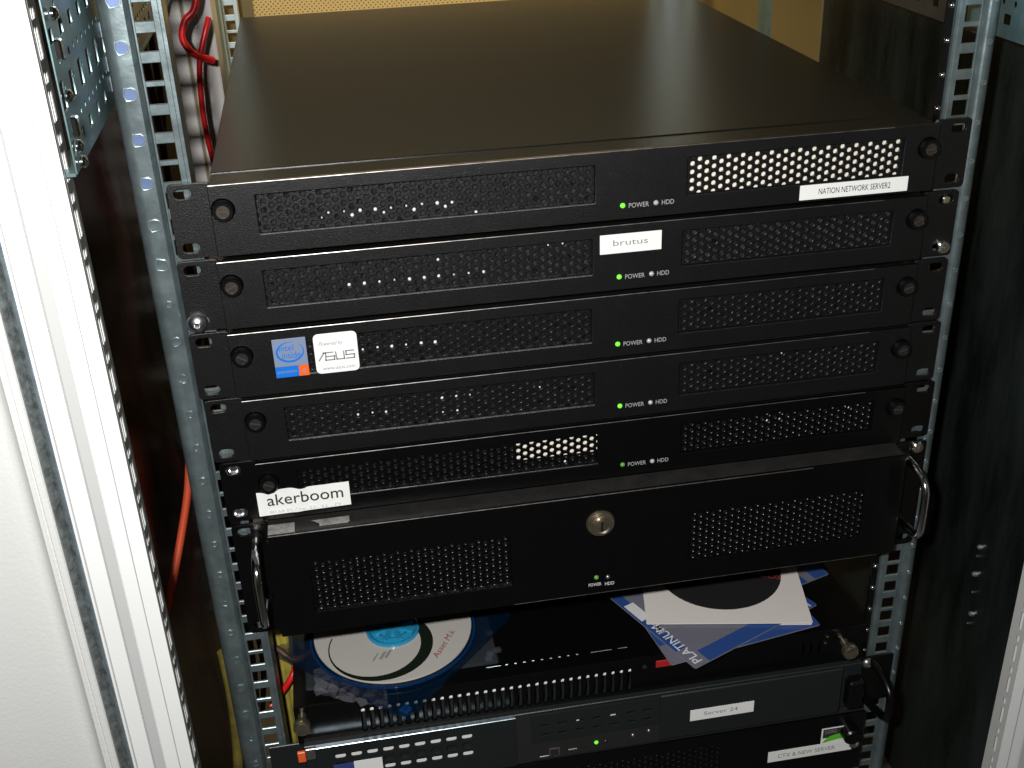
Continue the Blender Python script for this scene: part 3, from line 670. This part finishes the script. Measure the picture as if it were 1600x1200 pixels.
# ------------------------------------------------------------ slotted low server the discs lie on
t9 = thing('slotted_server', 'low glossy black server with a row of upright slots, discs lying on its lid', 'server', (0, 0, -387))
sl = [rrect(-171 + 6.42 * k - 1.5, -171 + 6.42 * k + 1.5, -31, -9.2, 1.4, 3) for k in range(32)] + [rrect(165 + 6.5 * k - .8, 165 + 6.5 * k + .8, -22, -10, .7, 2) for k in range(3)] + [circ(154 + 6.2 * k, -26.5, .9, 8) for k in range(7)]
part('front_panel', plate([rrect(-219.5, 214.5, -36.5, 0, 1, 2)] + sl, 2.0, .4, FRONT, (0, -1, 0)), 'black_gloss', t9)
dots = [circ(-62.5 + 6.7 * k, 11.2, 1.2, 10) for k in range(9)] + [rrect(-78, -66.5, 10.4, 12, .6, 2), rrect(1, 18, 10.4, 12, .6, 2), rrect(22, 30, 10.4, 12, .6, 2)]
part('lid', plate([rrect(-219.3, 214.3, -.9, 520, 0)] + dots, 1.0, .1, FLAT, (0, 0, -1.2)), 'black_gloss', t9)
part('lid_contacts', MB().box(-80, 32, 13.0, 14.4, -4.2, -2.2, .4), 'zinc_plain', t9)
part('casing', MB().box(-219, 214, 30, 520, -36, -3), 'dark', t9)
part('inner_strip', MB().tube([(-175, 5, -17.2), (31, 5, -17.2)], 1.7, 12), 'white_plastic', t9)
part('inner_strip', MB().box(-175, 31, 11, 12, -36, -21), 'server_grey', t9)
part('status_light', MB().lathe((39.5, -3, -9.5), (0, -1, 0), [(0, 2), (1, 1.7), (1.3, .6)], 12), 'server_grey', t9)
part('badge', MB().box(48, 60.5, -3.9, -3.0, -11.6, -5.2, .4), 'red_badge', t9)
for x, z in ((-214.0, -2), (197.5, -8)):
    k = part('thumb_screw', MB().lathe((x, -3, z - 6), (0, -1, 0), [(0, 3.2), (7, 3.2), (7.2, 5.4), (8.5, 6.2), (13, 6.2), (14.4, 5.4), (15, 3.2), (14.6, .4)], 26), 'brass', t9)
for x, z in ((183, -6), (182, -12)): part('pin', MB().lathe((x, -3, z), (0, -1, 0), [(0, 1.3), (1, 1.1), (1.5, .5)], 10), 'chrome', t9)

# ------------------------------------------------------------ charcoal server with drive fascia
t10 = thing('drive_server', 'charcoal grey server with lit oval openings at left and a server label at right', 'server', (0, -12, -419.5))
part('top_cover', MB().box(-216, 213, 4.2, 520, -44, -.8, .6), 'server_grey', t10)
cols = [-190.5 + 11.6 * k for k in range(11)]
fo = [rrect(x - 3.9, x + 3.9, z - 2.3, z + 2.3, 1.8, 3) for x in cols[:9] for z in (-10.0, -18.6, -26.6)]
part('drive_fascia', plate([rrect(-207.5, -61, -47, .6, 1, 2)] + fo, 1.2, .35, FRONT, (0, .7, 0)), 'server_grey', t10)
part('fascia_lip', MB().box(-207.5, -61, -.8, 3, .2, .9, .2), 'zinc_plain', t10)
part('lit_backing', MB().box(-200, -90, 2.0, 2.4, -15.6, -11), 'white_plastic', t10); part('lit_backing', MB().box(-200, -90, 2.0, 2.4, -32.2, -27.6), 'white_plastic', t10)
part('recess', MB().box(-61, -49.5, 1, 2, -47, -.5), 'dark', t10)
fo = [rrect(-39 + 13.2 * k - 3, -39 + 13.2 * k + 3, z - 1.1, z + 1.1, .5, 2) for k in range(7) for z in (-11.2, -20.2)]
part('middle_panel', plate([rrect(-49.5, 49.5, -27.5, 0, .8, 2)] + fo, 1.2, .3, FRONT, (0, .9, 0)), 'server_grey', t10)
part('middle_backing', MB().box(-46, 47, 2.2, 2.6, -26, -4), 'foam_dark', t10)
part('light_strip', MB().box(-49.5, 52, 1.2, 2.2, -46, -27.6), 'dark', t10)
part('power_light', led_shape, 'led_on', t10, key='led', loc=(.4, 1.1, -37.2)); part('disk_light', led_shape, 'server_grey', t10, key='led', loc=(7.6, 1.1, -37.4))
for x, z in ((29, -35.6), (41.5, -33.6)): part('button', led_shape, 'steel', t10, key='led', loc=(x, 1.1, z))
part('port_frame', plate([rrect(-36.2, -28.0, -43.6, -36.2, .5, 2), rrect(-35.2, -29.0, -43.6, -37.2, .4, 2)], .6, .1, FRONT, (0, 1.1, 0)), 'steel', t10)
part('button', MB().box(-43.5, -36.4, .6, 1.3, -44.2, -42.6, .2), 'steel', t10); part('button', MB().box(-21.5, -14.5, .6, 1.3, -41.4, -39.8, .2), 'steel', t10)
part('lit_contact', MB().box(11, 15.5, 1.2, 2.1, -13.4, -11.2, .2), 'white_plastic', t10); part('lit_contact', MB().box(-14.8, -12.6, 1.2, 2.1, -13.4, -11, .2), 'white_plastic', t10)
part('smooth_panel', MB().box(49.6, 195.5, -.2, 2, -44.5, 0, .8), 'server_grey', t10)
l = sticker(t10, 73.6, 124.4, -29.2, -18.4, -.25)
part('lettering', text('Server 24', 84.5, 111.5, -25.2, -21.6, off=(0, -.5, 0)), 'ink_grey', l)
st = sticker(t10, -196.5, -181.8, -40, -17.5, -.55, 'st_navy', name='brand_sticker')
part('swirl', plate([ell(-189, -26, 5.4, 4.6, 30, 2.4, 5.4, 2.4)], .1, 0, FRONT, (0, -.8, 0)), 'st_pink', st)
l = sticker(t10, -181.7, -161.0, -40, -16.8, -.55, 'paper', name='brand_sticker'); part('lettering', text('Notes A', -176, -165, -30.4, -28.6, off=(0, -.8, 0)), 'ink_grey', l)
part('release_tab', MB().box(-220.5, -214.8, -1.6, 1, -9.6, 0, .5), 'orange', t10)
part('ear_strip', MB().box(-214.6, -207.8, 0, 2, -9.6, .4, .3), 'steel', t10)
part('ear', MB().box(-241, -216, 9, 11, -46, -1, .4), 'server_grey', t10); part('ear', MB().box(214, 241, 9, 11, -46, -1, .4), 'black_gloss', t10)
part('handle', MB().tube(smooth_path([(222, 9, -4), (224, -6, -6), (225, -19, -13), (225, -22, -26), (225, -19, -38), (224, -6, -43), (222, 9, -44)], 6), 3.2, 14), 'black_gloss', t10)
part('latch', MB().box(200, 213, -5, 8, -40, -12, 2), 'black_gloss', t10)

# ------------------------------------------------------------ lowest server
t11 = thing('lowest_server', 'lowest black server with narrow white label and green sticker at right', 'server', (0, -12, -467))
part('front_panel', plate([rrect(-219, 219, -60, -.5, 1, 2), rrect(-190, 100, -40, -12, 1, 2)], 2, .4, FRONT, (0, 2, 0)), 'black_gloss', t11)
part('vent_mesh', perforated(-190.6, 101, -40, -12, .6), 'black_gloss', t11)
part('dust_filter', MB().box(-195, 105, 4, 4.6, -45, -6), 'foam_dark', t11)
part('casing', MB().box(-219, 219, 5, 500, -60, -1), 'dark', t11)
l = sticker(t11, 139.8, 210.2, -39.0, -28.0, -.2); part('lettering', text('CTX & NEW SERVER', 148, 196, -35.8, -31.6, off=(0, -.45, 0)), 'ink_grey', l)
l = sticker(t11, 183.2, 204.5, -27.8, -12.0, -.2, 'paper', name='service_sticker'); l['label'] = 'green and white sticker'
part('dark_field', plate([rrect(184.4, 204.5, -22.2, -13.0, .3, 2)], .1, 0, FRONT, (0, -.46, 0)), 'ink', l)
part('green_field', plate([[(184.4, -27.2), (186, -24), (190, -21), (195, -19.6), (199, -19.4), (203, -24.5), (204, -25), (198, -24.8), (190, -26)]], .1, 0, FRONT, (0, -.6, 0)), 'green', l)
part('lettering', text('DDR2', 186, 196, -17.6, -14.2, off=(0, -.6, 0)), 'ink_grey', l)
part('knob', MB().lathe((206, 0, -18), (0, -1, 0), [(0, 7.4), (8, 7.2), (9.5, 6), (10, 2)], 24), 'black_gloss', t11)

# ------------------------------------------------------------ discs, cases and sleeves lying on the slotted server
def rotz(x, y, a): return Matrix.Translation((x, y, 0)) @ Matrix.Rotation(a, 4, 'Z')
def ringbox(side, r): return rrect(-side / 2, side / 2, -side / 2, side / 2, r, 3)
cs = thing('clear_case', 'clear plastic disc case lying flat beneath the blue one', 'disc case', (-139, 74, -387))
part('tray', MB().box(-71, 71, -62, 62, .1, 3.4, 1), 'case_clear', cs)
for x, y in ((69, -30), (66, -53), (72, -50), (64, -58)): part('hinge', MB().box(x - 3, x + 3, y - 2.4, y + 2.4, 1.5, 5.4, 1.2), 'case_clear', cs)
bc = thing('blue_case', 'blue tinted clear disc case turned cornerwise over the server edge', 'disc case', (-142.5, 56.5, -383.3), (0, 0, PI / 4 + .02))
part('tray', plate([ringbox(131, 2), circ(0, 0, 58, 40)], 4.6, .6, FLAT), 'case_blue', bc)
part('tray_floor', plate([circ(0, 0, 59, 48)], .8, .1, FLAT), 'case_blue', bc)
part('tray_rim', plate([circ(0, 0, 63.2, 64), circ(0, 0, 61.2, 64)], 1.0, .3, FLAT, (0, 0, 4.6)), 'rim_blue', bc)
part('corner_latch', MB().box(-64.5, -57, -64.5, -57, 1, 6.4, 1.2), 'rim_blue', bc)
hb = part('hub', MB().lathe((0, 0, 0), (0, 0, 1), [(0, 20.5), (7.6, 20.2), (8.4, 18.8), (7.2, 16.5), (8.6, 13), (7.4, 10), (9, 7.5), (9.2, 2)], 40), 'hub', bc)
for k in range(8):
    a = k * PI / 4 + .3; part('petal', MB().box(5, 17, -2.2, 2.2, 7.6, 9.6, .9), 'hub', hb, key='petal', rot=(0, 0, a))
ds = part('printed_disc', plate([circ(0, 0, 60, 96), circ(0, 0, 20.6, 40)], 1.2, .2, FLAT), 'disc'); ds.location = Vector((-142.3, 58.5, -378.6)) * MM
tag(ds, 'off white printed disc with a dark crescent in the blue case', 'disc')
def crescent(n=64):
    oc, orr, ic, ir = (-10.5, -17.5), 39.2, (-14.6, -17.0), 34.2
    # outline between two offset circles, opened at the far side where they almost touch
    o = []; i_ = []
    for k in range(n + 1):
        t = -3.55 + (3.55 + 1.2) * k / n
        o.append((oc[0] + orr * math.cos(t), oc[1] + orr * math.sin(t))); i_.append((ic[0] + ir * math.cos(t), ic[1] + ir * math.sin(t)))
    return o + i_[::-1]
def clipdisc(pts): return [(x, y) for x, y in pts]
part('crescent_print', plate([crescent()], .08, 0, FLAT, (0, 0, 1.2)), 'disc_dark', ds)
ra = math.atan2(30, 20)
part('lettering', text('Asset M.k', 0, 33, 0, 5, FLAT, (29.5, -41.5, 1.22), shear=.3, rot=Matrix.Rotation(1.02, 4, 'Z')), 'disc_red', ds)
for dx_ in (0, 5, 9): part('print_block', plate([rrect(0, 2.2 if dx_ else 1.2, 0, 9, 0)], .08, 0, FLAT, (0, 0, 1.21)), 'ink_grey', ds, loc=(-18 + dx_, -34 + dx_ * .2, 0), rot=(0, 0, -.5))
# crumpled cellophane at the left of the cases
random.seed(3)
def crumple():
    mb = MB(); nx, ny = 14, 8; vs = []; fs = []
    for i in range(nx + 1):
        for j in range(ny + 1):
            vs.append((-203 + 3.6 * i + random.uniform(-1, 1), 14 - 2.8 * i * .55 + 3.4 * j - 12 + random.uniform(-1, 1), -386.5 + random.uniform(0, 6.5)))
    for i in range(nx):
        for j in range(ny): a = i * (ny + 1) + j; fs += [(a, a + ny + 1, a + ny + 2), (a, a + ny + 2, a + 1)]
    return mb.add(vs, fs)
tag(part('cellophane', crumple(), 'wrap', flat=True), 'crumpled clear cellophane left of the blue disc case', 'wrapping')

def sleeve(corner, ang, z, label, border=14, txt=None, text_at=None, side=125, blk=None, group='printed clear disc sleeves in the pile'):
    """corner = nearest corner, u axis at angle ang, v axis 90 degrees on"""
    t = part('disc_sleeve', plate([rrect(0, side, 0, side, 1.5, 2)], .6, .1, FLAT), 'sheet'); t.location = Vector((*corner, z)) * MM; t.rotation_euler = (0, 0, ang)
    tag(t, label, 'disc sleeve', group)
    if border < 0: border = -border; part('blue_border', plate([rrect(.4, border, .4, border, 0)], .08, 0, FLAT, (0, 0, .6)), 'sheet_blue', t)
    part('blue_border', plate([rrect(border * 1.0, side, .4, border, 0)], .08, 0, FLAT, (0, 0, .6)), 'sheet_blue', t)
    part('blue_border', plate([rrect(.4, 9, 22, side, 0)], .08, 0, FLAT, (0, 0, .6)), 'sheet_blue', t)
    return t
sleeve((212, 61), math.radians(108), -386.6, 'blue edged sleeve poking out furthest right under the tall server', -14)
bsl = sleeve((55, -19), math.radians(9), -384.6, 'blue sleeve lying lowest under the one printed platinum')
a = sleeve((70.5, -27.5), math.radians(23.5), -383.5, 'clear sleeve printed platinum with its corner nearest the camera')
Rv = Matrix.Rotation(PI / 2, 4, 'Z')
part('lettering', text('PLATINUM', 0, 50, 0, 7.6, FLAT, (10.5, 4, .72), rot=Rv, bold=.03), 'print_w', a)
part('lettering', text('CD-R', 0, 26, 0, 7.4, FLAT, (50, 26, .72), rot=Matrix.Rotation(.25, 4, 'Z'), bold=.05), 'print_w', a)
part('lettering', text('PLATI', 0, 26, 0, 7, FLAT, (94, 1.5, .72), bold=.03), 'print_w', a)
part('white_block', plate([rrect(2, 11, 64, 86, 0)], .08, 0, FLAT, (0, 0, .7)), 'print_w', a)
part('lettering', text('80min', 0, 18, 0, 5, FLAT, (9.5, 58, .72), rot=Matrix.Rotation(PI / 2, 4, 'Z') @ Matrix.Translation((-14, 0, 0))), 'ink_faint', a)
ang = math.atan2(-25.7, 123.7)
en = part('paper_envelope', plate([ringbox(126, 1), circ(0, 3, 49.5, 64)], .5, .1, FLAT), 'envelope'); en.location = Vector((123.5, 75.2, -381.6)) * MM; en.rotation_euler = (0, .0, ang)
tag(en, 'white paper envelope with round window on top of the sleeves', 'envelope')
part('back_sheet', plate([ringbox(125, 1)], .2, 0, FLAT, (0, 0, -1.9)), 'envelope', en)
part('window_film', plate([circ(0, 3, 51, 40)], .05, 0, FLAT, (0, 0, -.1)), 'film', en)
dk = part('black_disc', plate([circ(0, 0, 60, 80), circ(0, 0, 7.5, 24)], 1.0, .2, FLAT), 'disc_black'); dk.location = Vector((123.8, 76.5, -383.0)) * MM; dk.rotation_euler = (0, 0, ang)
tag(dk, 'black disc showing through the window of the white envelope', 'disc')
part('lettering', text('ASUS', 0, 24, 0, 5.5, FLAT, (26, -4, 1.0), shear=.3, rot=Matrix.Rotation(-.25, 4, 'Z'), bold=.03), 'red_badge', dk)
part('lettering', text('CD', 0, 12, 0, 2.4, FLAT, (-3, 8, 1.0)), 'print', dk)
